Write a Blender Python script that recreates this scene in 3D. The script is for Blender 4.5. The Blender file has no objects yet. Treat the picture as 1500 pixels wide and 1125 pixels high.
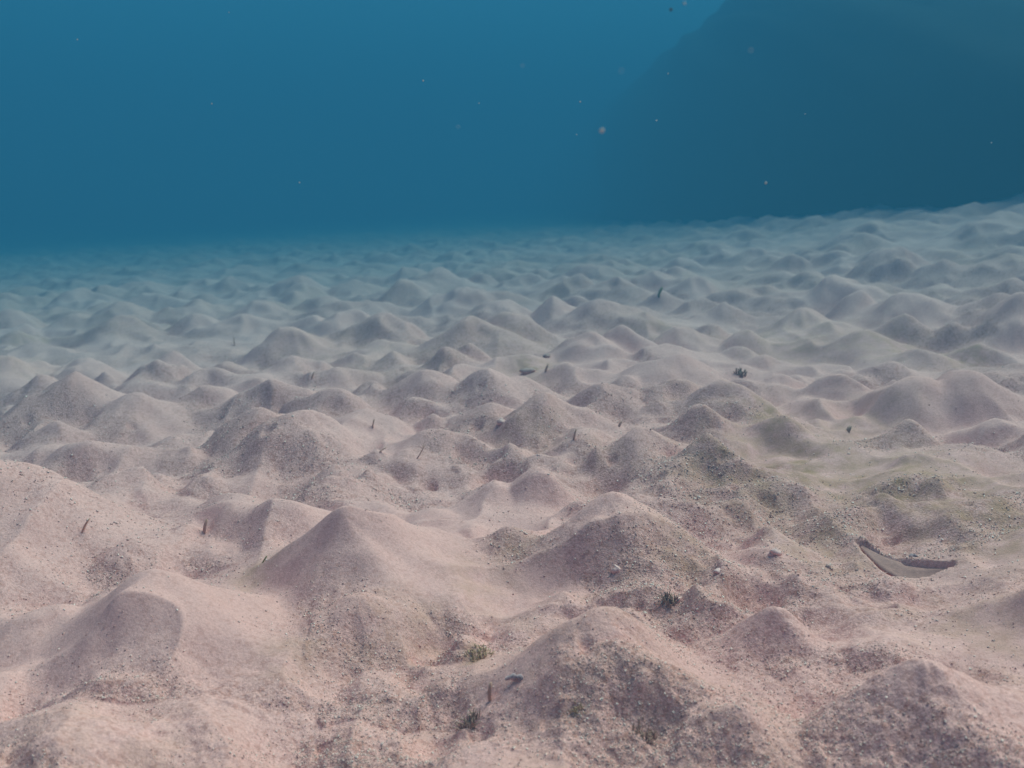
import bpy, math, random
import numpy as np
from mathutils import Vector

rnd = random.Random(7)
R = np.random.default_rng(7)
S = bpy.context.scene
C = S.collection

# ------------------------------------------------------------------ camera
EYE = 0.40            # camera height above the sand below it, metres
FPX = 1500.0          # focal length in pixels of the 1500 x 1125 photograph
PITCH = math.atan((562.5 - 290.0) / FPX)
cam_d = bpy.data.cameras.new('camera')
cam = bpy.data.objects.new('camera', cam_d)
C.objects.link(cam)
cam.location = (0, 0, EYE)
cam.rotation_euler = (math.pi / 2 - PITCH, 0, 0)
cam_d.sensor_width = 36.0
cam_d.lens = 36.0
cam_d.clip_start = 0.02
cam_d.clip_end = 500.0
cam_d.dof.use_dof = True
cam_d.dof.focus_distance = 1.15
cam_d.dof.aperture_fstop = 10.0
S.camera = cam

# ------------------------------------------------------------------ light
SUN = Vector((0.52, 0.46, 1.0)).normalized()        # direction towards the sun
elev = math.asin(SUN.z)
azim = math.atan2(SUN.x, SUN.y)
world = bpy.data.worlds.new('World')
S.world = world
world.use_nodes = True
wn = world.node_tree
bg = wn.nodes['Background']
sky = wn.nodes.new('ShaderNodeTexSky')
sky.sky_type = 'NISHITA'
sky.sun_disc = False
sky.sun_elevation = elev
sky.sun_rotation = azim
wn.links.new(sky.outputs[0], bg.inputs[0])
bg.inputs[1].default_value = 0.06
sun_d = bpy.data.lights.new('sun', 'SUN')
sun_d.energy = 5.0
sun_d.angle = math.radians(50)                       # light spread by the rippled surface
sun_d.color = (1.0, 0.81, 0.67)
sun = bpy.data.objects.new('sun', sun_d)
C.objects.link(sun)
sun.location = SUN * 20
sun.rotation_euler = SUN.to_track_quat('Z', 'Y').to_euler()

S.view_settings.view_transform = 'Standard'
S.view_settings.look = 'None'
S.view_settings.gamma = 1.0
S.view_settings.exposure = 1.20
S.render.engine = 'CYCLES'
S.cycles.use_denoising = True
S.cycles.max_bounces = 8
S.cycles.diffuse_bounces = 3
S.cycles.volume_bounces = 3
S.cycles.transparent_max_bounces = 8
S.cycles.use_adaptive_sampling = False

# water: scattering and absorption per metre (red is lost first)
SIG_T = (0.315, 0.205, 0.195)
SIG_S = (0.0098, 0.0405, 0.0680)


# ------------------------------------------------------------------ noise
class Noise:
    def __init__(self, seed):
        g = np.random.default_rng(seed)
        self.t = g.random((256, 256)) * 2 - 1

    def __call__(self, x, y):
        xi = np.floor(x); yi = np.floor(y)
        fx = x - xi; fy = y - yi
        fx = fx * fx * fx * (fx * (fx * 6 - 15) + 10)
        fy = fy * fy * fy * (fy * (fy * 6 - 15) + 10)
        a = xi.astype(np.int64) & 255; b = yi.astype(np.int64) & 255
        a1 = (a + 1) & 255; b1 = (b + 1) & 255
        t = self.t
        return (t[a, b] * (1 - fx) * (1 - fy) + t[a1, b] * fx * (1 - fy)
                + t[a, b1] * (1 - fx) * fy + t[a1, b1] * fx * fy)


NZ = [Noise(100 + i) for i in range(14)]


def sstep(a, b, x):
    t = np.clip((x - a) / (b - a), 0, 1)
    return t * t * (3 - 2 * t)


# ------------------------------------------------------------------ pixel rays
def ray(px, py):
    u = (px - 750.0) / FPX
    v = (py - 562.5) / FPX
    c, s = math.cos(PITCH), math.sin(PITCH)
    return np.array([u, c - v * s, -s - v * c])      # per metre of depth


SLOPE = 0.045


def ground(x, y):
    """gentle seabed without mounds: it rises to the right and towards the rock"""
    far = np.sqrt(x * x + y * y)
    z = SLOPE * np.clip(x, -8, 8)
    z = z + 0.34 * np.exp(-(((x - 3.4) / 1.9) ** 2 + ((y - 5.3) / 2.4) ** 2))
    z = z + 0.10 * np.exp(-(((x - 3.0) / 2.5) ** 2 + ((y - 8.5) / 2.5) ** 2))
    return z


# ------------------------------------------------------------------ mounds
# apex pixel, half width in pixels, height / half width, label
M = [
    (236, 812, 225, .60, 'big coarse grained sand mound in the left foreground with pale curving crest'),
    (338, 868, 120, .42, 'pale smooth sand ridge running right from the big left foreground mound'),
    (498, 744, 185, .66, 'tall dark speckled sand mound left of centre foreground with long front face'),
    (425, 733, 95, .60, 'low sand shoulder just left of the tall dark speckled foreground mound'),
    (892, 733, 150, .62, 'peaked sand mound right of centre with shaded grainy left face'),
    (872, 878, 200, .68, 'broad coarse sand mound at bottom centre beside the coral fragment'),
    (1122, 893, 78, .80, 'small domed grainy sand mound right of the broad bottom centre mound'),
    (1362, 988, 190, .52, 'wide low sand mound in the bottom right corner with rough dark front'),
    (1092, 1040, 125, .55, 'smooth pink sand mound cut by the bottom edge right of centre'),
    (70, 1072, 200, .40, 'smooth pale sand swell in the bottom left corner'),
    (-50, 684, 250, .60, 'large pale sand slope entering from the left edge above the foreground'),
    (18, 798, 100, .74, 'dark faced sand mound at the left edge with bright right flank'),
    (786, 696, 58, .74, 'small steep sand mound in a hollow behind the peaked mound'),
    (630, 631, 76, .50, 'low sand mound with a thin bent grass blade standing in front'),
    (550, 667, 30, .60, 'tiny bluish sand cone beside the tilted brown blade'),
    (442, 599, 105, .70, 'right one of the twin sand mounds with grooved face, left of centre'),
    (378, 597, 88, .66, 'left one of the twin sand mounds, behind the grooved one'),
    (490, 571, 84, .60, 'sand mound rising just behind the grooved twin mound'),
    (398, 555, 92, .58, 'sand mound with shaded left ridge behind the twin mounds'),
    (120, 546, 118, .60, 'large peaked sand mound near the left edge with bright rim'),
    (190, 585, 80, .46, 'pale shoulder mound right of the large left edge peak'),
    (132, 640, 105, .44, 'flat topped sand mound below the large left edge peak'),
    (68, 650, 60, .44, 'small sand mound left of the flat topped one at the left edge'),
    (232, 526, 54, .72, 'dark rounded sand mound right of the large left edge peak'),
    (252, 512, 60, .64, 'sand mound peeking out behind the dark rounded one on the left'),
    (312, 534, 54, .66, 'domed sand mound left of the shaded ridge mound'),
    (118, 520, 72, .56, 'hazy sand mound directly behind the large left edge peak'),
    (617, 548, 72, .62, 'sand mound with pale cap left of the centre pair'),
    (610, 581, 50, .58, 'small sand cone in front of the pale capped mound at centre'),
    (716, 546, 82, .62, 'rounded grey sand mound at the centre behind the double peaked one'),
    (768, 556, 58, .56, 'right shoulder of the rounded grey centre mound'),
    (716, 585, 78, .56, 'left half of the double peaked sand mound at the picture centre'),
    (792, 575, 98, .66, 'right peak of the double peaked sand mound at the picture centre'),
    (884, 564, 66, .62, 'dome shaped sand mound right of the double peaked centre mound'),
    (944, 611, 100, .60, 'pink topped sand mound right of centre with smooth rounded crest'),
    (1026, 596, 68, .64, 'sharp sand mound right of the pink topped one'),
    (1066, 559, 76, .62, 'pointed sand mound behind the sharp one right of centre'),
    (985, 524, 92, .46, 'long low sand mound behind the dome shaped one'),
    (912, 480, 70, .72, 'right one of a joined pair of sand mounds right of centre, hazy'),
    (866, 490, 74, .66, 'left one of a joined pair of sand mounds right of centre, hazy'),
    (986, 474, 66, .60, 'rounded hazy sand mound right of the joined pair'),
    (680, 463, 84, .66, 'tall hazy sand mound left of the bright crested one at centre'),
    (736, 447, 88, .66, 'hazy sand mound at centre with long bright right crest'),
    (560, 454, 80, .66, 'tall rounded hazy sand mound left of the tall centre pair'),
    (688, 511, 46, .66, 'small peaked sand mound in front of the tall hazy pair'),
    (656, 518, 52, .60, 'small round sand mound with a dark hole on its right side'),
    (575, 515, 40, .56, 'small pale sand dome left of the round mound with a hole'),
    (424, 474, 82, .62, 'grey hazy sand mound left of centre beside a short blade'),
    (292, 454, 48, .66, 'sharp edged hazy sand mound on the smooth pale flat at left'),
    (176, 466, 80, .42, 'broad pale hazy sand mound on the smooth flat at left'),
    (1340, 540, 104, .66, 'large smooth sand mound near the right edge, left of its darker twin'),
    (1424, 527, 118, .66, 'large darker sand mound near the right edge with straight left flank'),
    (1318, 524, 60, .50, 'sand crest peeping out behind the large smooth right edge mound'),
    (1346, 607, 62, .52, 'bright rimmed low sand mound in front of the large right edge pair'),
    (1262, 596, 50, .52, 'low sand mound left of the bright rimmed one at right'),
    (1262, 542, 34, .60, 'small sand bump left of the large smooth right edge mound'),
    (1228, 545, 36, .56, 'smallest of the sand bumps left of the large right edge pair'),
    (1256, 424, 62, .70, 'steep domed hazy sand mound at the upper right'),
    (1322, 462, 58, .62, 'hazy sand mound in front of the steep domed one at right'),
    (1394, 472, 46, .60, 'hazy sand mound right of and below the steep domed one'),
    (1476, 408, 76, .50, 'long hazy sand crest at the right edge'),
    (1166, 447, 66, .62, 'grooved hazy sand mound left of the steep domed one'),
    (1100, 485, 46, .58, 'small hazy sand mound left of and below the grooved one'),
    (1040, 472, 40, .60, 'small hazy sand dome right of the rounded hazy mound'),
    (1050, 444, 46, .60, 'wide hazy sand dome right of centre behind the small dome'),
    (818, 440, 62, .64, 'ribbed hazy sand mound right of the bright crested centre mound'),
    (845, 400, 56, .66, 'tallest far hazy sand mound right of centre'),
    (640, 393, 58, .60, 'far hazy sand mound left of centre in teal water'),
    (592, 410, 60, .62, 'far hazy sand mound in front of the teal one left of centre'),
    (1020, 824, 36, .60, 'small sand dome on rubble right of the peaked mound'),
    (1302, 836, 48, .52, 'small smooth sand dome below the buried brown leaf'),
    (1476, 728, 80, .44, 'pale sand mound at the right edge above the buried brown leaf'),
    (985, 772, 40, .5, 'low lumpy sand rise behind the small dome on rubble'),
    (690, 905, 56, .46, 'small sand hump between the two big foreground mounds'),
    (560, 1040, 90, .34, 'low rough sand hump at the bottom left of centre'),
    (300, 1120, 100, .3, 'low grainy sand hump cut by the bottom edge at left'),
    (640, 735, 60, .36, 'faint low sand hump left of the small steep mound'),
    (1150, 620, 60, .36, 'low sand hump on the rubble right of the sharp mound'),
    (1420, 650, 70, .3, 'flat sand hump near the right edge below the large pair'),
    (1240, 740, 80, .26, 'flat rubble covered sand hump above the buried brown leaf'),
]
# pits: pixel, half width in pixels, depth / half width
PITS = [(742, 690, 42, .5), (706, 668, 24, .55), (1150, 652, 52, .42), (1088, 862, 42, .5), (985, 880, 30, .5),
        (1340, 772, 60, .35), (690, 1062, 28, .4), (945, 1082, 30, .4), (640, 925, 34, .4), (620, 1062, 50, .35),
        (830, 790, 30, .35), (150, 690, 50, .25), (880, 690, 45, .35),
        (1310, 760, 40, .3), (1200, 900, 50, .25), (560, 775, 36, .3), (100, 1000, 60, .25)]


class Mound:
    pass


mounds = []


def add_mound(x, y, r, h, label=None, hand=False):
    m = Mound()
    m.x, m.y, m.r, m.h = x, y, r, h
    m.label, m.hand = label, hand
    m.p = [rnd.uniform(0, 6.283) for _ in range(5)]
    m.a = [rnd.uniform(.04, .12), rnd.uniform(.03, .08), rnd.uniform(.02, .05)]
    m.top = rnd.uniform(.12, .24)
    m.g = rnd.uniform(.0, .07)
    m.gn = rnd.randint(5, 9)
    m.sat = []
    for _ in range(rnd.randint(2, 4) if hand or y < 4 else rnd.randint(1, 2)):
        a = rnd.uniform(0, 6.283); q = rnd.uniform(.35, .85)
        m.sat.append((x + q * r * math.cos(a), y + q * r * math.sin(a), r * rnd.uniform(.38, .6),
                      h * (1 - q) * .72 + h * rnd.uniform(.06, .16)))
    mounds.append(m)
    return m


for (px, py, w, k, lab) in M:
    d = ray(px, py)
    Y = 1.0
    for _ in range(30):
        g = float(ground(np.array(Y * d[0] / d[1]), np.array(Y)))
        depth = Y / d[1]
        h = k * w / FPX * depth
        Y = 0.5 * Y + 0.5 * (EYE - g - h) / (-d[2] / d[1])
    depth = Y / d[1]
    add_mound(Y * d[0] / d[1], Y, w / FPX * depth * .86, k * w / FPX * depth, lab, True)

# small heaps that fill the gaps of the near field
for _ in range(900):
    y = rnd.uniform(.8, 2.5)
    x = rnd.uniform(-.62, .62) * y
    r = rnd.uniform(.022, .070) * (.7 + .3 * y)
    if x > .12 and y < 1.6 and rnd.random() < .6:
        continue
    if .30 < x < .56 and .85 < y < 1.22:
        continue                                      # the leaf lies here
    if any((m.x - x) ** 2 + (m.y - y) ** 2 < (.70 * (m.r + r)) ** 2 for m in mounds):
        continue
    add_mound(x, y, r, r * rnd.uniform(.32, .70))
# the rest of the field goes on in all directions
cell = 0.235
for i in range(-60, 61):
    for j in range(-14, 62):
        x = (i + (j % 2) * .5) * cell + rnd.uniform(-.095, .095)
        y = j * cell * .9 + rnd.uniform(-.095, .095)
        r = rnd.uniform(.075, .165)
        k = rnd.uniform(.40, .70)
        keep = rnd.random() < .88
        if x * x + y * y < .30 ** 2 or not keep:
            continue
        if y > 2.5 and abs(x) > .8 * y + .8 or y <= 2.5 and abs(x) > 3.2:
            continue
        if y > 0 and abs(x) < y * .62 + .1 and y < 2.35:
            continue                                  # the near field is placed by hand
        if any((m.x - x) ** 2 + (m.y - y) ** 2 < (.62 * (m.r + r)) ** 2 for m in mounds if m.hand):
            continue
        # smooth flat at the left, no mounds there
        if ((x + 1.05) / .42) ** 2 + ((y - 2.95) / .42) ** 2 < 1:
            continue
        if y > 7.0 and x > 1.5 and rnd.random() < .3:
            continue
        if rnd.random() < .25:
            k *= .5
        if y > 3.8:
            k *= (1 - .35 * min(1, (y - 3.8) / 2)) * (.65 if x > 1.7 else 1)
        add_mound(x, y, r, k * r)

pits = []
for (px, py, w, k) in PITS:
    d = ray(px, py)
    Y = 1.0
    for _ in range(20):
        g = float(ground(np.array(Y * d[0] / d[1]), np.array(Y)))
        Y = .5 * Y + .5 * (EYE - g - .01) / (-d[2] / d[1])
    s = Y / d[1] / FPX
    pits.append((Y * d[0] / d[1], Y, w * s, 1.4 * k * w * s))


trench = []
for (px, py) in [(1262, 783), (1290, 799), (1325, 812), (1360, 816), (1392, 818)]:
    d = ray(px, py)
    Y = 1.0
    for _ in range(20):
        g = float(ground(np.array(Y * d[0] / d[1]), np.array(Y)))
        Y = .5 * Y + .5 * (EYE - g - .012) / (-d[2] / d[1])
    trench.append((Y * d[0] / d[1], Y))
MX, MY, MR, MH = (np.array([getattr(m, k) for m in mounds]) for k in 'xyrh')


def height(x, y, res=None, want_owner=False):
    """sand surface; res is the local mesh spacing (fine relief fades when the mesh cannot carry it)"""
    x = np.asarray(x, float); y = np.asarray(y, float)
    if res is None:
        res = np.zeros_like(x)
    base = ground(x, y)
    base = base + .011 * NZ[0](x * 3.1, y * 3.1) + .007 * NZ[1](x * 7.3 + 5, y * 7.3)
    base = base + .004 * NZ[2](x * 17, y * 17 + 3)
    z = base.copy()
    best = np.zeros_like(x); owner = np.full(x.shape, -1, np.int32)
    # a little domain warp so that no outline is a clean curve
    wx = x + .020 * NZ[3](x * 9, y * 9) + .008 * NZ[4](x * 26, y * 26)
    wy = y + .020 * NZ[4](x * 9 + 40, y * 9) + .008 * NZ[3](x * 26, y * 26 + 9)
    order = np.argsort(y, kind='stable')
    ys = y[order]
    for i, m in enumerate(mounds):
        rr = m.r * 1.55 + .03
        a = np.searchsorted(ys, m.y - rr); b = np.searchsorted(ys, m.y + rr)
        if b <= a:
            continue
        idx = order[a:b]
        idx = idx[np.abs(x[idx] - m.x) < rr]
        if idx.size == 0:
            continue
        f = .6 if m.hand else 1.0
        dx = x[idx] * (1 - f) + wx[idx] * f - m.x
        dy = y[idx] * (1 - f) + wy[idx] * f - m.y
        th = np.arctan2(dy, dx)
        rad = np.sqrt(dx * dx + dy * dy)
        rt = m.r * (1 + m.a[0] * np.sin(2 * th + m.p[0]) + m.a[1] * np.sin(3 * th + m.p[1]) + m.a[2] * np.sin(5 * th + m.p[2]))
        t = rad / rt
        c = m.top
        p = 1 + c - np.sqrt(t * t + c * c)              # rounded cone
        p = p + m.g * np.sin(m.gn * th + m.p[3] + 2.2 * np.sin(2 * th + m.p[4])) * np.clip(t, 0, 1) * np.clip(1.25 - t, 0, 1)
        # concave toe that runs out into the flat
        g = m.h * np.where(p > .22, p, .22 * np.exp((p - .22) / .22))
        g = np.where(t < 1.55, g, 0) - m.h * .22 * math.exp(-3.0)
        g = np.maximum(g, 0)
        for (sx, sy, sr, sh) in m.sat:
            q = np.sqrt((dx + m.x - sx) ** 2 + (dy + m.y - sy) ** 2) / sr
            gs = sh * (1.18 - np.sqrt(q * q * .5 + .0324) * 1.0)
            kk = .32 * m.h
            hh = np.clip(.5 + .5 * (gs - g) / kk, 0, 1)
            g = g * (1 - hh) + gs * hh + kk * hh * (1 - hh)
        zz = base[idx] + g
        k = .016
        old = z[idx]
        hh = np.clip(.5 + .5 * (zz - old) / k, 0, 1)
        new = old * (1 - hh) + zz * hh + k * hh * (1 - hh) - k * .25 * (1 - np.clip(g / .01, 0, 1)) * 4 * hh * (1 - hh)
        z[idx] = np.maximum(new, old)
        win = (g > best[idx])
        w = idx[win]
        best[w] = g[win]
        owner[w] = i
    for (x0, y0, r, dep) in pits:
        rr = r * 2.2
        idx = np.nonzero((np.abs(x - x0) < rr) & (np.abs(y - y0) < rr))[0]
        if idx.size:
            q = ((wx[idx] - x0) / r) ** 2 + ((wy[idx] - y0) / (r * 1.25)) ** 2
            z[idx] -= dep * np.exp(-q * q * .9)
    dist = np.full(x.shape, 9.0); along = np.zeros_like(x)
    for q in range(len(trench) - 1):
        (ax, ay), (bx, by) = trench[q], trench[q + 1]
        t = np.clip(((x - ax) * (bx - ax) + (y - ay) * (by - ay)) / ((bx - ax) ** 2 + (by - ay) ** 2), 0, 1)
        dd = np.hypot(x - ax - t * (bx - ax), y - ay - t * (by - ay))
        along = np.where(dd < dist, (q + t) / (len(trench) - 1), along)
        dist = np.minimum(dist, dd)
    wid = .004 + .016 * np.sin(np.pi * np.clip(along, .02, .98))
    groove = 1 - sstep(.75, 1.1, dist / wid)
    z = z - .013 * groove
    # rough and smooth patches: crests are fine sand, flanks and hollows are coarse
    rel = z - base
    pat = NZ[5](x * 4.2, y * 4.2) + .6 * NZ[6](x * 11, y * 11)
    rough = sstep(-.55, .75, pat + .35 - 6.0 * np.clip(rel, 0, .12))

    rough = rough * (.42 + .58 * np.exp(-(((x - .50) / .42) ** 2 + ((y - 1.15) / .42) ** 2)))

    ok = owner >= 0
    mi = np.maximum(owner, 0)
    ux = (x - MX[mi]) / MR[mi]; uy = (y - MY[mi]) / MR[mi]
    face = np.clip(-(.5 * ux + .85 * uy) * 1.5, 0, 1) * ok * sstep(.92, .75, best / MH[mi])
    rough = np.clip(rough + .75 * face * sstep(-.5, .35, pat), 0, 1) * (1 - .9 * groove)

    def fade(wl):
        return 1 - sstep(wl * .22, wl * .5, res)
    z = z + .0045 * NZ[7](x * 22, y * 22) * (.6 + rough) * fade(.045)
    z = z + .0024 * NZ[8](x * 48, y * 48) * (.25 + rough) * fade(.021)
    n9 = NZ[9](x * 105, y * 105)
    z = z + .0017 * n9 * (.15 + rough) * fade(.0095)
    n10 = NZ[10](x * 210, y * 210)
    z = z + .0013 * n10 * (.15 + rough) * fade(.0048)
    z = z + .012 * (NZ[13](x * 8.5, y * 8.5) - 1.2 * np.abs(NZ[12](x * 12 + 4, y * 12)) + .3) * fade(.09)
    # small pock holes
    n11 = NZ[11](x * 34, y * 34 + 7)
    z = z - .007 * sstep(.62, .95, n11) * rough * fade(.03)
    if want_owner:
        return z, owner, best, rough
    return z


# ------------------------------------------------------------------ materials
def new_mat(name):
    m = bpy.data.materials.new(name)
    m.use_nodes = True
    nt = m.node_tree
    return m, nt, nt.nodes['Principled BSDF']


def noise_node(nt, pos, scale, detail=4, rough=.55):
    n = nt.nodes.new('ShaderNodeTexNoise')
    n.inputs['Scale'].default_value = scale
    n.inputs['Detail'].default_value = detail
    n.inputs['Roughness'].default_value = rough
    nt.links.new(pos, n.inputs['Vector'])
    return n


def ramp(nt, fac, stops):
    r = nt.nodes.new('ShaderNodeValToRGB')
    e = r.color_ramp.elements
    while len(e) < len(stops):
        e.new(.5)
    for el, (p, c) in zip(e, stops):
        el.position = p
        el.color = (*c, 1)
    nt.links.new(fac, r.inputs[0])
    return r


def mix(nt, fac, a, b, mode='MIX'):
    n = nt.nodes.new('ShaderNodeMix')
    n.data_type = 'RGBA'
    n.blend_type = mode
    for s, v in ((n.inputs[0], fac), (n.inputs[6], a), (n.inputs[7], b)):
        if isinstance(v, (int, float)):
            s.default_value = v
        elif isinstance(v, tuple):
            s.default_value = (*v, 1)
        else:
            nt.links.new(v, s)
    return n.outputs[2]




def sand_material():
    m, nt, b = new_mat('coral_sand')
    geo = nt.nodes.new('ShaderNodeNewGeometry')
    pos = geo.outputs['Position']
    at = nt.nodes.new('ShaderNodeAttribute'); at.attribute_name = 'film'
    ar = nt.nodes.new('ShaderNodeAttribute'); ar.attribute_name = 'rough'
    big = noise_node(nt, pos, 5.0, 3)
    tone = ramp(nt, big.outputs[0], [(.30, (.82, .382, .342)), (.70, (.92, .446, .402))])
    # grains: pale shell, dark bits
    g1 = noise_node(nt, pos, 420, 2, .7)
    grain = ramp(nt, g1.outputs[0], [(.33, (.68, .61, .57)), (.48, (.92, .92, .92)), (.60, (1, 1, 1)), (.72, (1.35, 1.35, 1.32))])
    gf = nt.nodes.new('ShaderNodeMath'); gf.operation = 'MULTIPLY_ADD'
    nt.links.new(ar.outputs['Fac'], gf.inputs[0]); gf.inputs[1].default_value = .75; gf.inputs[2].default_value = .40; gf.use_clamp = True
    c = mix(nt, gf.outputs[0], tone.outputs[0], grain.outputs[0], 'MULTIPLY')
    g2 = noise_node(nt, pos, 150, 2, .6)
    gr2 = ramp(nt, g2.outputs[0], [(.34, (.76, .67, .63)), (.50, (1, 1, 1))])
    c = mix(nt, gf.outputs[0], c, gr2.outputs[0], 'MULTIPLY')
    # ochre algal film, in patches
    fn = noise_node(nt, pos, 26, 4, .65)
    fr = ramp(nt, fn.outputs[0], [(.36, (0, 0, 0)), (.66, (1, 1, 1))])
    fm = nt.nodes.new('ShaderNodeMath'); fm.operation = 'MULTIPLY'
    nt.links.new(at.outputs['Fac'], fm.inputs[0]); nt.links.new(fr.outputs[0], fm.inputs[1])
    c = mix(nt, fm.outputs[0], c, (.50, .245, .145))
    nt.links.new(c, b.inputs['Base Color'])
    b.inputs['Roughness'].default_value = .95
    b.inputs['Specular IOR Level'].default_value = .12
    bn = noise_node(nt, pos, 330, 3, .7)
    bump = nt.nodes.new('ShaderNodeBump')
    bump.inputs['Distance'].default_value = .0030
    bs = nt.nodes.new('ShaderNodeMath'); bs.operation = 'MULTIPLY_ADD'
    nt.links.new(ar.outputs['Fac'], bs.inputs[0]); bs.inputs[1].default_value = .55; bs.inputs[2].default_value = .30
    nt.links.new(bs.outputs[0], bump.inputs['Strength'])
    nt.links.new(bn.outputs[0], bump.inputs['Height'])
    nt.links.new(bump.outputs[0], b.inputs['Normal'])
    return m


def plain(name, lo, hi, scale=120, rough=.8, bump=.3):
    m, nt, b = new_mat(name)
    geo = nt.nodes.new('ShaderNodeNewGeometry')
    n = noise_node(nt, geo.outputs['Position'], scale, 4, .65)
    r = ramp(nt, n.outputs[0], [(.32, lo), (.68, hi)])
    nt.links.new(r.outputs[0], b.inputs['Base Color'])
    b.inputs['Roughness'].default_value = rough
    b.inputs['Specular IOR Level'].default_value = .2
    bp = nt.nodes.new('ShaderNodeBump')
    bp.inputs['Distance'].default_value = .3 / scale
    bp.inputs['Strength'].default_value = bump
    nt.links.new(n.outputs[0], bp.inputs['Height'])
    nt.links.new(bp.outputs[0], b.inputs['Normal'])
    return m


MAT = {
    'sand': sand_material(),
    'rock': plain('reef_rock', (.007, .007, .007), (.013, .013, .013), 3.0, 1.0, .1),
    'blade': plain('brown_blade', (.50, .23, .16), (.70, .35, .26), 300, .7),
    'green': plain('green_blade', (0.182, 0.130, 0.040), (0.364, 0.250, 0.080), 300, .7),
    'tuft': plain('dark_algae', (.26, .13, .10), (.46, .25, .18), 400, .9),
    'ochre': plain('ochre_algae', (.42, .24, .13), (.62, .37, .22), 400, .9),
    'leaf': plain('brown_leaf', (.36, .165, .14), (.50, .23, .195), 200, .9, .5),
    'shell': plain('pale_shell', (.80, .42, .38), (.94, .54, .50), 300, .6),
    'coral': plain('grey_coral', (0.308, 0.190, 0.200), (0.672, 0.420, 0.420), 350, .85),
    'grit_dark': plain('dark_grit', (0.476, 0.250, 0.220), (0.728, 0.390, 0.340), 200, .9),
    'grit_pale': plain('pale_grit', (0.770, 0.440, 0.390), (0.920, 0.680, 0.610), 200, .8),
    'speck': plain('pale_speck', (.50, .44, .42), (.66, .60, .57), 300, .8),
    'speck_dark': plain('dark_speck', (.03, .03, .03), (.08, .07, .06), 300, .8),
}


def tag(o, label=None, cat=None, group=None, kind=None):
    if label: o['label'] = label
    if cat: o['category'] = cat
    if group: o['group'] = group
    if kind: o['kind'] = kind
    return o


def mesh_obj(name, verts, faces, mat, loc=(0, 0, 0), smooth=True):
    me = bpy.data.meshes.new(name)
    me.from_pydata([tuple(v) for v in verts], [], faces)
    me.update()
    if smooth:
        me.shade_smooth()
    o = bpy.data.objects.new(name, me)
    me.materials.append(MAT[mat])
    o.location = loc
    C.objects.link(o)
    return o


# ------------------------------------------------------------------ the seabed sheet
ang = np.concatenate([np.arange(-180, -60, 3.0), np.arange(-60, -36, .6), np.arange(-36, 36, .1),
                      np.arange(36, 60, .6), np.arange(60, 180, 3.0)])
ang = np.radians(ang)
rho = [.002, .06, .12, .18, .24, .30, .36, .42]
r_ = .45
while r_ < 13:
    rho.append(r_)
    r_ += 1 / (1 / (.0025 * r_ * r_) + 1 / .026)
while r_ < 70:
    rho.append(r_)
    r_ *= 1.12
rho = np.array(rho)
NR, NA = len(rho), len(ang)
drho = np.gradient(rho)
dang = np.gradient(ang)
gx = (rho[:, None] * np.sin(ang)[None, :]).ravel()
gy = (rho[:, None] * np.cos(ang)[None, :]).ravel()
res = np.maximum(np.broadcast_to(drho[:, None], (NR, NA)), rho[:, None] * dang[None, :]).ravel()
gz, owner, best, rough = height(gx, gy, res, True)
P = np.stack([gx, gy, gz], 1)

# ochre film: soft patches where the photograph shows it
FILM = [(1330, 700, 200, 1.), (1180, 690, 170, 1.), (1080, 700, 130, .9), (1440, 770, 150, .9), (1200, 800, 130, .7), (1260, 640, 120, .5),
        (1120, 605, 60, .9), (1400, 520, 60, 1.), (1150, 500, 120, .5), (1300, 500, 120, .5), (700, 955, 36, 1.),
        (760, 812, 60, .5), (690, 860, 80, .4), (380, 830, 50, .7), (780, 540, 50, .8), (60, 495, 60, .6),
        (960, 470, 60, .4), (620, 960, 90, .4), (1000, 800, 80, .6), (430, 950, 70, .4), (800, 640, 60, .4),
        (1420, 900, 160, .5), (560, 930, 70, .4), (760, 620, 60, .3), (900, 650, 80, .3)]


def hit(pts):
    """where pixel rays meet the sand"""
    out = []
    D = np.array([ray(a, b) for a, b in pts])
    s = np.concatenate([np.arange(.5, 3, .004), np.arange(3, 12, .02)])
    X = D[:, None, 0] * s; Y = D[:, None, 1] * s; Z = EYE + D[:, None, 2] * s
    Hh = height(X.ravel(), Y.ravel(), np.full(X.size, .004)).reshape(X.shape)
    below = Z < Hh
    for i in range(len(pts)):
        k = int(np.argmax(below[i])) if below[i].any() else len(s) - 1
        out.append(Vector((X[i, k], Y[i, k], Hh[i, k])))
    return out


film = .22 * sstep(.05, .7, NZ[12](gx * 2.3, gy * 2.3) + .5 * NZ[13](gx * 6, gy * 6))
for (p, f) in zip(hit([(a, b) for a, b, _, _ in FILM]), FILM):
    rr = f[2] / FPX * p.y
    q = ((gx - p.x) / rr) ** 2 + ((gy - p.y) / (rr * 1.8)) ** 2
    film = np.maximum(film, f[3] * np.exp(-q * 1.6))

# vertex normals of the whole sheet, so that pieces cut from it meet without a seam
idx = np.arange(NR * NA).reshape(NR, NA)
a = idx[:-1, :]; b_ = idx[1:, :]
c_ = np.roll(idx, -1, 1)[1:, :]; d_ = np.roll(idx, -1, 1)[:-1, :]
quads = np.stack([a, b_, c_, d_], -1).reshape(-1, 4)[:, ::-1].copy()
quads = quads[:, ::-1].copy()
e1 = P[quads[:, 2]] - P[quads[:, 0]]
e2 = P[quads[:, 3]] - P[quads[:, 1]]
fn = np.cross(e1, e2)
if fn[:, 2].mean() < 0:
    quads = quads[:, ::-1].copy(); fn = -fn
VN = np.zeros_like(P)
for k in range(4):
    for c in range(3):
        VN[:, c] += np.bincount(quads[:, k], weights=fn[:, c], minlength=len(P))
VN /= np.maximum(np.linalg.norm(VN, axis=1, keepdims=True), 1e-12)


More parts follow.
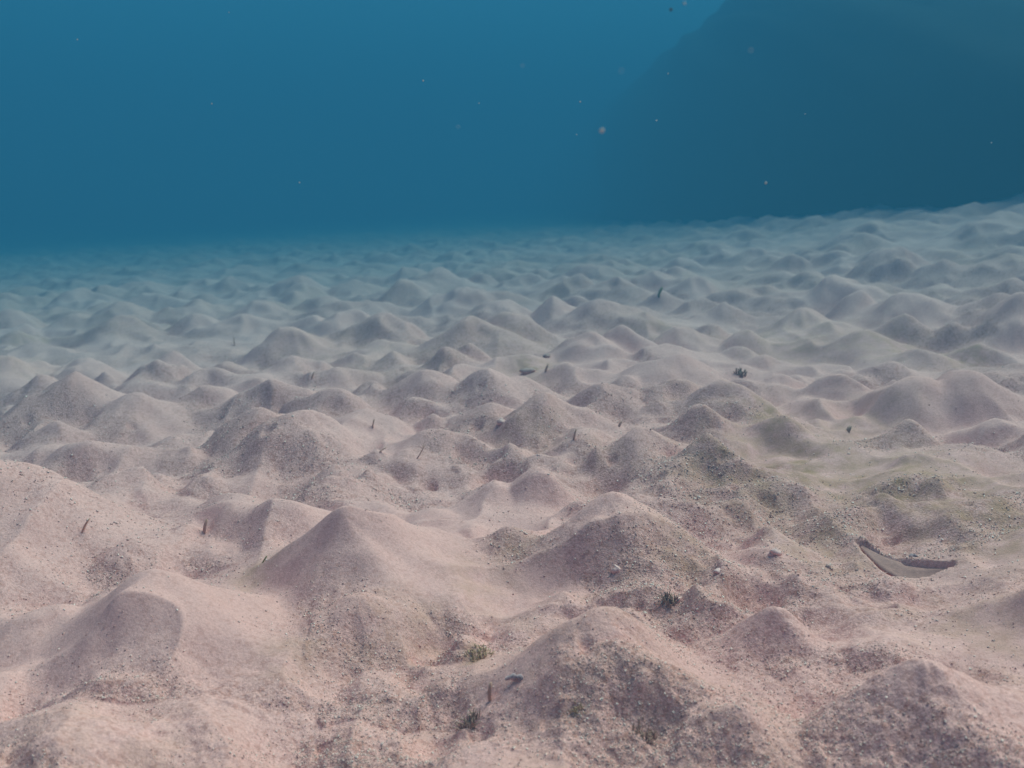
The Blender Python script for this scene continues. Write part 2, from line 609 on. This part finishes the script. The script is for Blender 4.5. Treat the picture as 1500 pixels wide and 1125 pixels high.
def sheet(name, faces, origin=(0, 0, 0)):
    used, inv = np.unique(faces, return_inverse=True)
    inv = inv.reshape(-1, 4).astype(np.int32)
    me = bpy.data.meshes.new(name)
    me.vertices.add(len(used))
    me.vertices.foreach_set('co', (P[used] - np.array(origin)).astype(np.float32).ravel())
    me.loops.add(inv.size)
    me.loops.foreach_set('vertex_index', inv.ravel())
    me.polygons.add(len(inv))
    me.polygons.foreach_set('loop_start', np.arange(0, inv.size, 4, dtype=np.int32))
    me.polygons.foreach_set('loop_total', np.full(len(inv), 4, np.int32))
    me.update(calc_edges=True)
    for nm, arr in (('film', film), ('rough', rough)):
        at = me.attributes.new(nm, 'FLOAT', 'POINT')
        at.data.foreach_set('value', arr[used].astype(np.float32))
    me.shade_smooth()
    me.normals_split_custom_set_from_vertices(VN[used].astype(np.float32))
    me.materials.append(MAT['sand'])
    o = bpy.data.objects.new(name, me)
    o.location = origin
    C.objects.link(o)
    return o


# which mounds show in the photograph
def project(x, y, z):
    c, s = math.cos(PITCH), math.sin(PITCH)
    dz = z - EYE
    dep = y * c - dz * s
    v = -(y * s + dz * c)
    return 750 + FPX * x / dep, 562.5 + FPX * v / dep, dep


shown = {}
for i, m in enumerate(mounds):
    if m.y < .3:
        continue
    m.gz = float(ground(np.array(m.x), np.array(m.y)))
    px, py, dep = project(m.x, m.y, m.gz + m.h * .8)
    w = m.r / dep * FPX
    if m.hand or (-w * .6 < px < 1500 + w * .6 and py < 1125 + w * .4 and m.y < 7.5 and (m.h > .03 or m.y < 2.5 and m.h > .014)):
        shown[i] = (w * m.h / dep * FPX, px, py)
lead = sorted((i for i in shown if not mounds[i].hand), key=lambda i: -shown[i][0])[:300 - len(M)]
keep = set(lead) | {i for i, m in enumerate(mounds) if m.hand}

hgt = np.array([m.h for m in mounds])
fo = owner[quads[:, 0]]
okf = (fo >= 0)
fb = best[quads].mean(1)
okf &= fb > .14 * hgt[np.maximum(fo, 0)]
isk = np.zeros(len(mounds), bool); isk[list(keep)] = True
okf &= isk[np.maximum(fo, 0)]

def mound_label(m, px, py):
    """say which mound it is by the nearest mounds that have a description of their own"""
    hs = [h for h in mounds if h.hand and len(h.label.split()) <= 9]
    size = 'tiny' if m.r < .045 else 'small' if m.r < .085 else 'mid sized' if m.r < .13 else 'large'
    form = 'flat' if m.h < .36 * m.r else 'pointed' if m.top < .17 else 'rounded'
    if m.y < 5.2:
        for h in sorted(hs, key=lambda h: ((h.px - px) / 1.5) ** 2 + (h.py - py) ** 2)[:14]:
            dx, dy = px - h.px, py - h.py
            if abs(dx) > 220 or abs(dy) > 110:
                continue
            if abs(dx) > 1.5 * abs(dy):
                rel = 'right of' if dx > 0 else 'left of'
            else:
                rel = ('behind' if dy > -45 else 'beyond') if dy < 0 else 'before'
            lab = f'{form} sand mound {rel} the {h.label}'
            if m.y < 2.5:
                lab = size.split()[0] + ' ' + lab
            if lab not in used_labels and len(lab.split()) <= 16:
                used_labels.add(lab)
                return lab, 'sand mound', 'sand mounds between the described ones'
    band = ('faint teal sand mound of the far field' if m.y < 5.2 else
            'barely visible bluish sand mound where the seabed fades out')
    side = ['at the left edge', 'left of centre', 'near the centre', 'right of centre', 'at the right edge'][int(min(max(px // 300, 0), 4))]
    return f'{form} {band}, {side}', 'sand mound', f'{band}, {side}'


for h in mounds:
    if h.hand:
        h.px, h.py, _ = project(h.x, h.y, float(ground(np.array(h.x), np.array(h.y))) + h.h)
used_labels = set()
seabed = sheet('seabed', quads[~okf])
tag(seabed, 'rough pale pink sand between the mounds', kind='structure')
qs = quads[okf]; fs = fo[okf]
o_ = np.argsort(fs, kind='stable')
qs = qs[o_]; fs = fs[o_]
ids, st = np.unique(fs, return_index=True)
st = list(st) + [len(fs)]
for n, i in enumerate(ids):
    f = qs[st[n]:st[n + 1]]
    if len(f) < 12:
        continue
    m = mounds[i]
    o = sheet('sand_mound', f, (m.x, m.y, float(ground(np.array(m.x), np.array(m.y)))))
    if m.hand:
        tag(o, m.label, 'sand mound', 'sand mounds of the near field')
    else:
        tag(o, *mound_label(m, shown[i][1], shown[i][2]))

# ------------------------------------------------------------------ the rock in the haze
def build_rock():
    nu, nv = 160, 90
    cx, cy, cz = 6.85, 14.0, EYE + .3
    A, B, Cc = 5.3, 10.5, 2.55
    V = []
    n = NZ
    for j in range(nv + 1):
        ph = math.pi * j / nv
        for i in range(nu):
            th = 2 * math.pi * i / nu
            V.append((math.sin(ph) * math.cos(th), math.sin(ph) * math.sin(th), math.cos(ph)))
    V = np.array(V)
    u = V[:, 0] + .37 * V[:, 2]; w = V[:, 1] - .61 * V[:, 2]
    s = 1 + .03 * n[0](u * 3 + 9, w * 3) + .02 * n[1](u * 7, w * 7 + 3) + .012 * n[2](u * 17, w * 17) + .006 * n[3](u * 37, w * 37)
    sg = lambda t, e: np.sign(t) * np.abs(t) ** e
    rxy = np.maximum(np.hypot(V[:, 0], V[:, 1]), 1e-6)
    Q = np.stack([cx + A * rxy * sg(V[:, 0] / rxy, .55) * s, cy + B * rxy * sg(V[:, 1] / rxy, .55) * s, cz + Cc * sg(V[:, 2], .5) * s], 1)
    Q[:, 1] += 2.1 * np.clip(Q[:, 2] - .7, 0, 9)
    F = []
    for j in range(nv):
        for i in range(nu):
            F.append((j * nu + i, (j + 1) * nu + i, (j + 1) * nu + (i + 1) % nu, j * nu + (i + 1) % nu))
    base = (cx, cy, 0.2)
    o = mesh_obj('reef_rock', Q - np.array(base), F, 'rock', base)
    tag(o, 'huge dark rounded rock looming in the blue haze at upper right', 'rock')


build_rock()

# ------------------------------------------------------------------ small things on the sand
def blade_mesh(L, w, bend, lean, az, th=.0012, seg=7, root=.012):
    """a flat curved strip with thickness, rooted below the sand"""
    V = []; F = []
    ca, sa = math.cos(az), math.sin(az)
    x = 0.0; z = -root
    a = lean
    for i in range(seg + 1):
        t = i / seg
        ww = w * (.75 + .35 * math.sin(min(t * 1.6, 1) * 1.57)) * (1 - .45 * max(0, t - .72) / .28)
        for sy, sx in ((-1, -1), (1, -1), (1, 1), (-1, 1)):
            lx = x + sx * th * .5 * math.cos(a); lz = z - sx * th * .5 * math.sin(a)
            ly = sy * ww * .5
            V.append((lx * ca - ly * sa, lx * sa + ly * ca, lz))
        a += bend / seg
        st = (L + root) / seg
        x += math.sin(a) * st; z += math.cos(a) * st
    for i in range(seg):
        for k in range(4):
            F.append((i * 4 + k, i * 4 + (k + 1) % 4, i * 4 + 4 + (k + 1) % 4, i * 4 + 4 + k))
    F.append((3, 2, 1, 0)); n = seg * 4
    F.append((n, n + 1, n + 2, n + 3))
    return V, F


# pixel of the foot, height px, width px, bend, lean, azimuth, material, label
BL = [
    (118, 777, 21, 7, .1, .25, .0, 'blade', 'short stiff brown blade standing on the pale left slope'),
    (300, 781, 21, 8, .2, -.1, .6, 'blade', 'brown blade stub in the hollow right of the pale left slope'),
    (545, 663, 16, 4, .0, .75, .1, 'blade', 'tilted brown blade beside the tiny bluish sand cone'),
    (602, 671, 24, 4, -.9, 1.0, .0, 'blade', 'thin bent grey brown blade in front of a low mound'),
    (840, 645, 15, 4, .0, .05, .3, 'blade', 'short upright blade below the double peaked centre mound'),
    (547, 626, 12, 4, .1, -.1, .3, 'blade', 'small brown blade right of the grooved twin mound'),
    (346, 507, 12, 3, .1, -.3, .3, 'blade', 'tiny upright blade beside the grey hazy mound at left'),
    (964, 438, 14, 5, .2, .1, .3, 'green', 'tiny yellow green blade among hazy mounds right of centre'),
    (384, 828, 26, 3, .3, .7, .1, 'green', 'thin green strand lying left of the tall speckled mound'),
    (374, 832, 20, 3, -.2, .5, .3, 'green', 'second thin green strand at the foot of the speckled mound'),
    (722, 1022, 26, 7, .3, -.35, .5, 'blade', 'brown flake standing in the sand below the coral fragment'),
    (905, 625, 9, 5, .2, .1, .3, 'blade', 'tiny brown stub left of the pink topped mound'),
    (1240, 632, 8, 7, .3, .1, .3, 'tuft', 'dark little stub left of the bright rimmed right mound'),
    (810, 655, 8, 5, .3, .3, .3, 'ochre', 'tiny ochre sprig below the double peaked centre mound'),
    (798, 545, 12, 4, .1, .1, .4, 'blade', 'small dark blade beside the brown pebble in the centre gap'),
    (456, 553, 8, 4, .1, .1, .4, 'blade', 'tiny brown stub between the hazy mounds left of centre'),
]
for bl, p in zip(BL, hit([(b[0], b[1]) for b in BL])):
    s = p.y / FPX * 1.03
    V, F = blade_mesh(bl[2] * s, bl[3] * s * 1.1, bl[4] + .45, bl[5] - .15, bl[6], seg=6, th=max(.0012, 1.2 * s))
    o = mesh_obj('grass_blade', V, F, bl[7], p)
    tag(o, bl[8], 'grass blade', 'plant bits standing in the sand')


def tuft(px, py, w, h, mat, label, n=26):
    p = hit([(px, py)])[0]
    s = p.y / FPX
    V = []; F = []
    for _ in range(n):
        a = rnd.uniform(0, 6.28); q = rnd.random() ** .6 * w * s
        v, f = blade_mesh(rnd.uniform(.45, 1) * h * s, rnd.uniform(1.2, 2.6) * s, rnd.uniform(-1.6, 1.6),
                          rnd.uniform(-.7, .7), rnd.uniform(0, 6.28), th=.9 * s, seg=5, root=.004)
        X = p.x + q * math.cos(a); Y = p.y + q * math.sin(a)
        z = float(height(np.array([X]), np.array([Y]), np.array([.002]))[0])
        b = len(V)
        V += [(x + X - p.x, y + Y - p.y, zz + z - p.z) for x, y, zz in v]
        F += [tuple(i + b for i in ff) for ff in f]
    o = mesh_obj('algae_tuft', V, F, mat, p)
    tag(o, label, 'algae', 'algae tufts in the hollows')


tuft(980, 884, 10, 17, 'tuft', 'dark red brown algae tuft in the hollow above the small domed mound', 52)
tuft(688, 1066, 14, 20, 'tuft', 'dark algae tuft in the pit at bottom centre left', 52)
tuft(945, 1082, 20, 16, 'tuft', 'dark algae tuft below the broad bottom centre mound', 68)
tuft(702, 962, 18, 10, 'ochre', 'ochre green algae patch between the two big foreground mounds', 80)
tuft(1085, 550, 8, 9, 'tuft', 'small dark algae tuft on the sand right of the long low mound', 36)
tuft(845, 1045, 9, 9, 'ochre', 'small ochre tuft at the foot of the broad bottom centre mound', 32)


def lump(name, px, py, sx, sy, sz, mat, label, cat, rot=0., group=None, rough_=.6, sink=.42):
    """irregular stone or shell bit; sizes in photograph pixels"""
    p = hit([(px, py)])[0]
    s = p.y / FPX
    V = []; F = []
    nu, nv = 14, 8
    ox, oy = rnd.uniform(0, 50), rnd.uniform(0, 50)
    for j in range(nv + 1):
        ph = math.pi * j / nv
        for i in range(nu):
            th = 2 * math.pi * i / nu
            d = (math.sin(ph) * math.cos(th), math.sin(ph) * math.sin(th), math.cos(ph))
            k = 1 + rough_ * float(NZ[3](np.array([d[0] * 1.7 + ox + d[2]]), np.array([d[1] * 1.7 + oy - d[2]]))[0])
            k += rough_ * .5 * float(NZ[4](np.array([d[0] * 4 + ox + d[2] * 3]), np.array([d[1] * 4 + oy - d[2] * 2]))[0])
            x, y, z = d[0] * sx * s * k, d[1] * sy * s * k, d[2] * sz * s * k
            V.append((x * math.cos(rot) - y * math.sin(rot), x * math.sin(rot) + y * math.cos(rot), z + sz * s * (1 - 2 * sink)))
    for j in range(nv):
        for i in range(nu):
            F.append((j * nu + i, (j + 1) * nu + i, (j + 1) * nu + (i + 1) % nu, j * nu + (i + 1) % nu))
    o = mesh_obj(name, V, F, mat, p)
    tag(o, label, cat, group)
    return o


G = 'loose stones and shell bits on the sand'
lump('pebble', 903, 836, 6, 5, 5, 'shell', 'single pale pebble on the right flank of the peaked mound', 'pebble', 0, G)
lump('pebble', 774, 546, 11, 8, 5, 'grit_dark', 'brown pebble in the gap at the centre of the field', 'pebble', 0, G)
lump('pebble', 800, 523, 6, 5, 4, 'grit_dark', 'small tan pebble behind the brown centre pebble', 'pebble', 0, G)
lump('shell_fragment', 994, 884, 4, 4, 8, 'shell', 'pale shell bit beside the dark red brown algae tuft', 'shell', .3, G)
lump('shell_fragment', 1052, 838, 8, 5, 3, 'shell', 'white shell bit on rubble right of the small dome', 'shell', .3, G)
lump('shell_fragment', 1135, 812, 10, 6, 5, 'shell', 'pale shell bit on the rubble left of the buried leaf', 'shell', .5, G)
lump('pebble', 1338, 816, 5, 4, 4, 'coral', 'tiny grey pebble on the buried brown leaf', 'pebble', .1, G)
lump('pebble', 1213, 832, 4, 4, 4, 'grit_dark', 'tiny dark round pebble left of the buried brown leaf', 'pebble', .1, G)
lump('pebble', 735, 620, 7, 6, 5, 'shell', 'pale round pebble on the face of the double peaked mound', 'pebble', .1, G)


def coral_fragment():
    p = hit([(757, 997)])[0]
    s = p.y / FPX
    V = []; F = []
    n, k = 10, 9
    for i in range(n + 1):
        t = i / n
        x = (t - .5) * 36 * s
        yy = 4 * s * math.sin(t * 3.0 + .4) - 5 * s * t
        zz = 3.5 * s * math.sin(t * 3.14) + 2.0 * s
        rr = s * (4.6 + 1.3 * math.sin(i * 2.1) + .8 * math.sin(i * 4.7)) * (math.sin(min(max(t, .05), .95) * math.pi) ** .3)
        for j in range(k):
            a = 2 * math.pi * j / k
            q = rr * (1 + .18 * math.sin(j * 2.3 + i * 1.7))
            V.append((x, yy + q * math.cos(a), zz + q * math.sin(a)))
    for i in range(n):
        for j in range(k):
            F.append((i * k + j, i * k + (j + 1) % k, (i + 1) * k + (j + 1) % k, (i + 1) * k + j))
    F.append(tuple(range(k))); F.append(tuple(n * k + j for j in reversed(range(k))))
    o = mesh_obj('coral_fragment', V, F, 'coral', p)
    tag(o, 'knobbly grey finger of dead coral lying left of the bottom centre mound', 'coral', G)


coral_fragment()


def buried_leaf():
    """long pointed brown leaf lying in a shallow groove of the sand"""
    n = 9
    V = []
    line = []
    for i in range(n):
        t = i / (n - 1) * (len(trench) - 1)
        q = min(int(t), len(trench) - 2)
        f = t - q
        (ax, ay), (bx, by) = trench[q], trench[q + 1]
        nx, ny = -(by - ay), bx - ax
        L = math.hypot(nx, ny)
        w = .002 + .012 * math.sin(math.pi * i / (n - 1))
        for k in range(5):
            o = (k / 2 - 1) * w
            line.append((ax + f * (bx - ax) + nx / L * o, ay + f * (by - ay) + ny / L * o, abs(k / 2 - 1)))
    la = np.array(line)
    lz = height(la[:, 0], la[:, 1], np.full(len(la), .004))
    p0 = Vector((la[22, 0], la[22, 1], lz[22]))
    for (x, y, e), z in zip(line, lz):
        V.append(Vector((x, y, z + .0055 + .0015 * e)) - p0)
    for i in range(n):
        for k in range(5):
            v = V[i * 5 + k]
            V.append(Vector((v.x, v.y + .0015, v.z - .0022)))
    F = []
    o2 = n * 5
    for i in range(n - 1):
        for k in range(4):
            a = i * 5 + k
            F.append((a, a + 5, a + 6, a + 1))
            F.append((o2 + a + 1, o2 + a + 6, o2 + a + 5, o2 + a))
        F.append((i * 5, o2 + i * 5, o2 + i * 5 + 5, i * 5 + 5))
        e = i * 5 + 4
        F.append((e + 5, o2 + e + 5, o2 + e, e))
    o = mesh_obj('dead_leaf', V, F, 'leaf', p0)
    tag(o, 'long pointed grey brown leaf half buried in rubble at right', 'leaf')


buried_leaf()

# ------------------------------------------------------------------ coarse grit on the sand
def grit(name, n, mat, lo, hi, label, seed):
    g = np.random.default_rng(seed)
    u = g.random(n * 4)
    d = 1 / (1 / .55 + u * (1 / 3.2 - 1 / .55))
    th = np.radians((g.random(n * 4) * 2 - 1) * 40)
    x = d * np.sin(th); y = d * np.cos(th)
    z, ow, be, ro = height(x, y, d * d * .0025, True)
    cl = NZ[12](x * 13, y * 13 + 3)
    keepm = g.random(n * 4) < (.06 + .94 * ro ** 1.5) * sstep(-.5, .5, cl + .2)
    x, y, z, d = (v[keepm][:n] for v in (x, y, z, d))
    n = len(x)
    size = (lo + (hi - lo) * g.random(n) ** 4) * np.clip(d, .8, 1.3)
    base = np.array([(1, 1, 1), (1, -1, -1), (-1, 1, -1), (-1, -1, 1)], float) * .75
    tri = np.array([(0, 1, 2), (0, 3, 1), (0, 2, 3), (1, 3, 2)])
    q = g.normal(size=(n, 4)); q /= np.linalg.norm(q, axis=1, keepdims=True)
    w, a, b, c = q.T
    Rm = np.stack([np.stack([1 - 2 * (b * b + c * c), 2 * (a * b - c * w), 2 * (a * c + b * w)], -1),
                   np.stack([2 * (a * b + c * w), 1 - 2 * (a * a + c * c), 2 * (b * c - a * w)], -1),
                   np.stack([2 * (a * c - b * w), 2 * (b * c + a * w), 1 - 2 * (a * a + b * b)], -1)], 1)
    sc = size[:, None] * (g.random((n, 3)) * np.array([.9, .7, .5]) + np.array([.7, .45, .3]))
    V = np.einsum('nij,nkj->nki', Rm, base[None] * sc[:, None, :] * (1 + .35 * (g.random((n, 4, 1)) - .5)))
    V[..., 0] += x[:, None]; V[..., 1] += y[:, None]; V[..., 2] += (z + size * .25)[:, None]
    T = (tri[None] + (np.arange(n) * 4)[:, None, None]).reshape(-1, 3).astype(np.int32)
    me = bpy.data.meshes.new(name)
    me.vertices.add(n * 4); me.vertices.foreach_set('co', V.astype(np.float32).ravel())
    me.loops.add(T.size); me.loops.foreach_set('vertex_index', T.ravel())
    me.polygons.add(len(T))
    me.polygons.foreach_set('loop_start', np.arange(0, T.size, 3, dtype=np.int32))
    me.polygons.foreach_set('loop_total', np.full(len(T), 3, np.int32))
    me.update(calc_edges=True)
    me.materials.append(MAT[mat])
    o = bpy.data.objects.new(name, me)
    C.objects.link(o)
    tag(o, label, 'grit', kind='stuff')


grit('coarse_grit', 60000, 'grit_pale', .0005, .0016, 'pale coarse shell grit strewn over the sand', 5)
grit('dark_grit', 60000, 'grit_dark', .0005, .0014, 'dark coarse grit strewn over the sand', 6)

# ------------------------------------------------------------------ specks drifting in the water
SP = [(882, 191, 3.2, .48, 'speck', 'brightest round white speck drifting in the blue water'),
      (983, 14, 2.2, .55, 'speck_dark', 'dark speck drifting near the top edge'),
      (1003, 5, 1.8, .5, 'speck', 'pale elongated speck at the top edge beside the dark one'),
      (1122, 268, 1.7, .7, 'speck', 'small pale speck in front of the dark rock near its foot')]
for _ in range(12):
    SP.append((rnd.uniform(20, 1480), rnd.uniform(10, 300), rnd.uniform(.7, 1.3), rnd.uniform(.9, 1.8), 'speck', None))
for _ in range(4):
    SP.append((rnd.uniform(20, 1480), rnd.uniform(10, 330), rnd.uniform(.9, 1.8), rnd.uniform(.25, .5), 'speck', None))
for (px, py, r, dist, mt, lab) in SP:
    d = ray(px, py) * dist
    s = r / FPX * dist
    V = []; F = []
    for j in range(7):
        ph = math.pi * j / 6
        for i in range(8):
            th = 2 * math.pi * i / 8
            k = s * rnd.uniform(.75, 1.2)
            V.append((k * math.sin(ph) * math.cos(th) * 1.15, k * math.sin(ph) * math.sin(th), k * math.cos(ph)))
    for j in range(6):
        for i in range(8):
            F.append((j * 8 + i, (j + 1) * 8 + i, (j + 1) * 8 + (i + 1) % 8, j * 8 + (i + 1) % 8))
    o = mesh_obj('drifting_speck', V, F, mt, (d[0], d[1], d[2] + EYE))
    tag(o, lab or 'faint tiny pale speck drifting in the open water', 'speck', 'specks drifting in the water')

# ------------------------------------------------------------------ the water
def build_water():
    X, Y0, Y1, Z0, Z1 = 75, -75, 75, -2.0, 3.4
    V = [(x, y, z) for z in (Z0, Z1) for y in (Y0, Y1) for x in (-X, X)]
    F = [(0, 2, 3, 1), (4, 5, 7, 6), (0, 1, 5, 4), (2, 6, 7, 3), (0, 4, 6, 2), (1, 3, 7, 5)]
    me = bpy.data.meshes.new('haze')
    me.from_pydata(V, [], F)
    me.update()
    m = bpy.data.materials.new('sea_water')
    m.use_nodes = True
    nt = m.node_tree
    nt.nodes.remove(nt.nodes['Principled BSDF'])
    pv = nt.nodes.new('ShaderNodeVolumePrincipled')
    den = max(SIG_T)
    col = [s / den for s in SIG_S]
    ab = [(1 - (t - s) / den / (1 - s / den)) ** 2 for t, s in zip(SIG_T, SIG_S)]
    pv.inputs['Density'].default_value = den
    pv.inputs['Color'].default_value = (*col, 1)
    pv.inputs['Absorption Color'].default_value = (*ab, 1)
    pv.inputs['Anisotropy'].default_value = 0.0
    nt.links.new(pv.outputs[0], nt.nodes['Material Output'].inputs['Volume'])
    me.materials.append(m)
    o = bpy.data.objects.new('haze', me)
    C.objects.link(o)
    tag(o, 'blue sea water that fades the far sand', 'water', kind='stuff')


build_water()
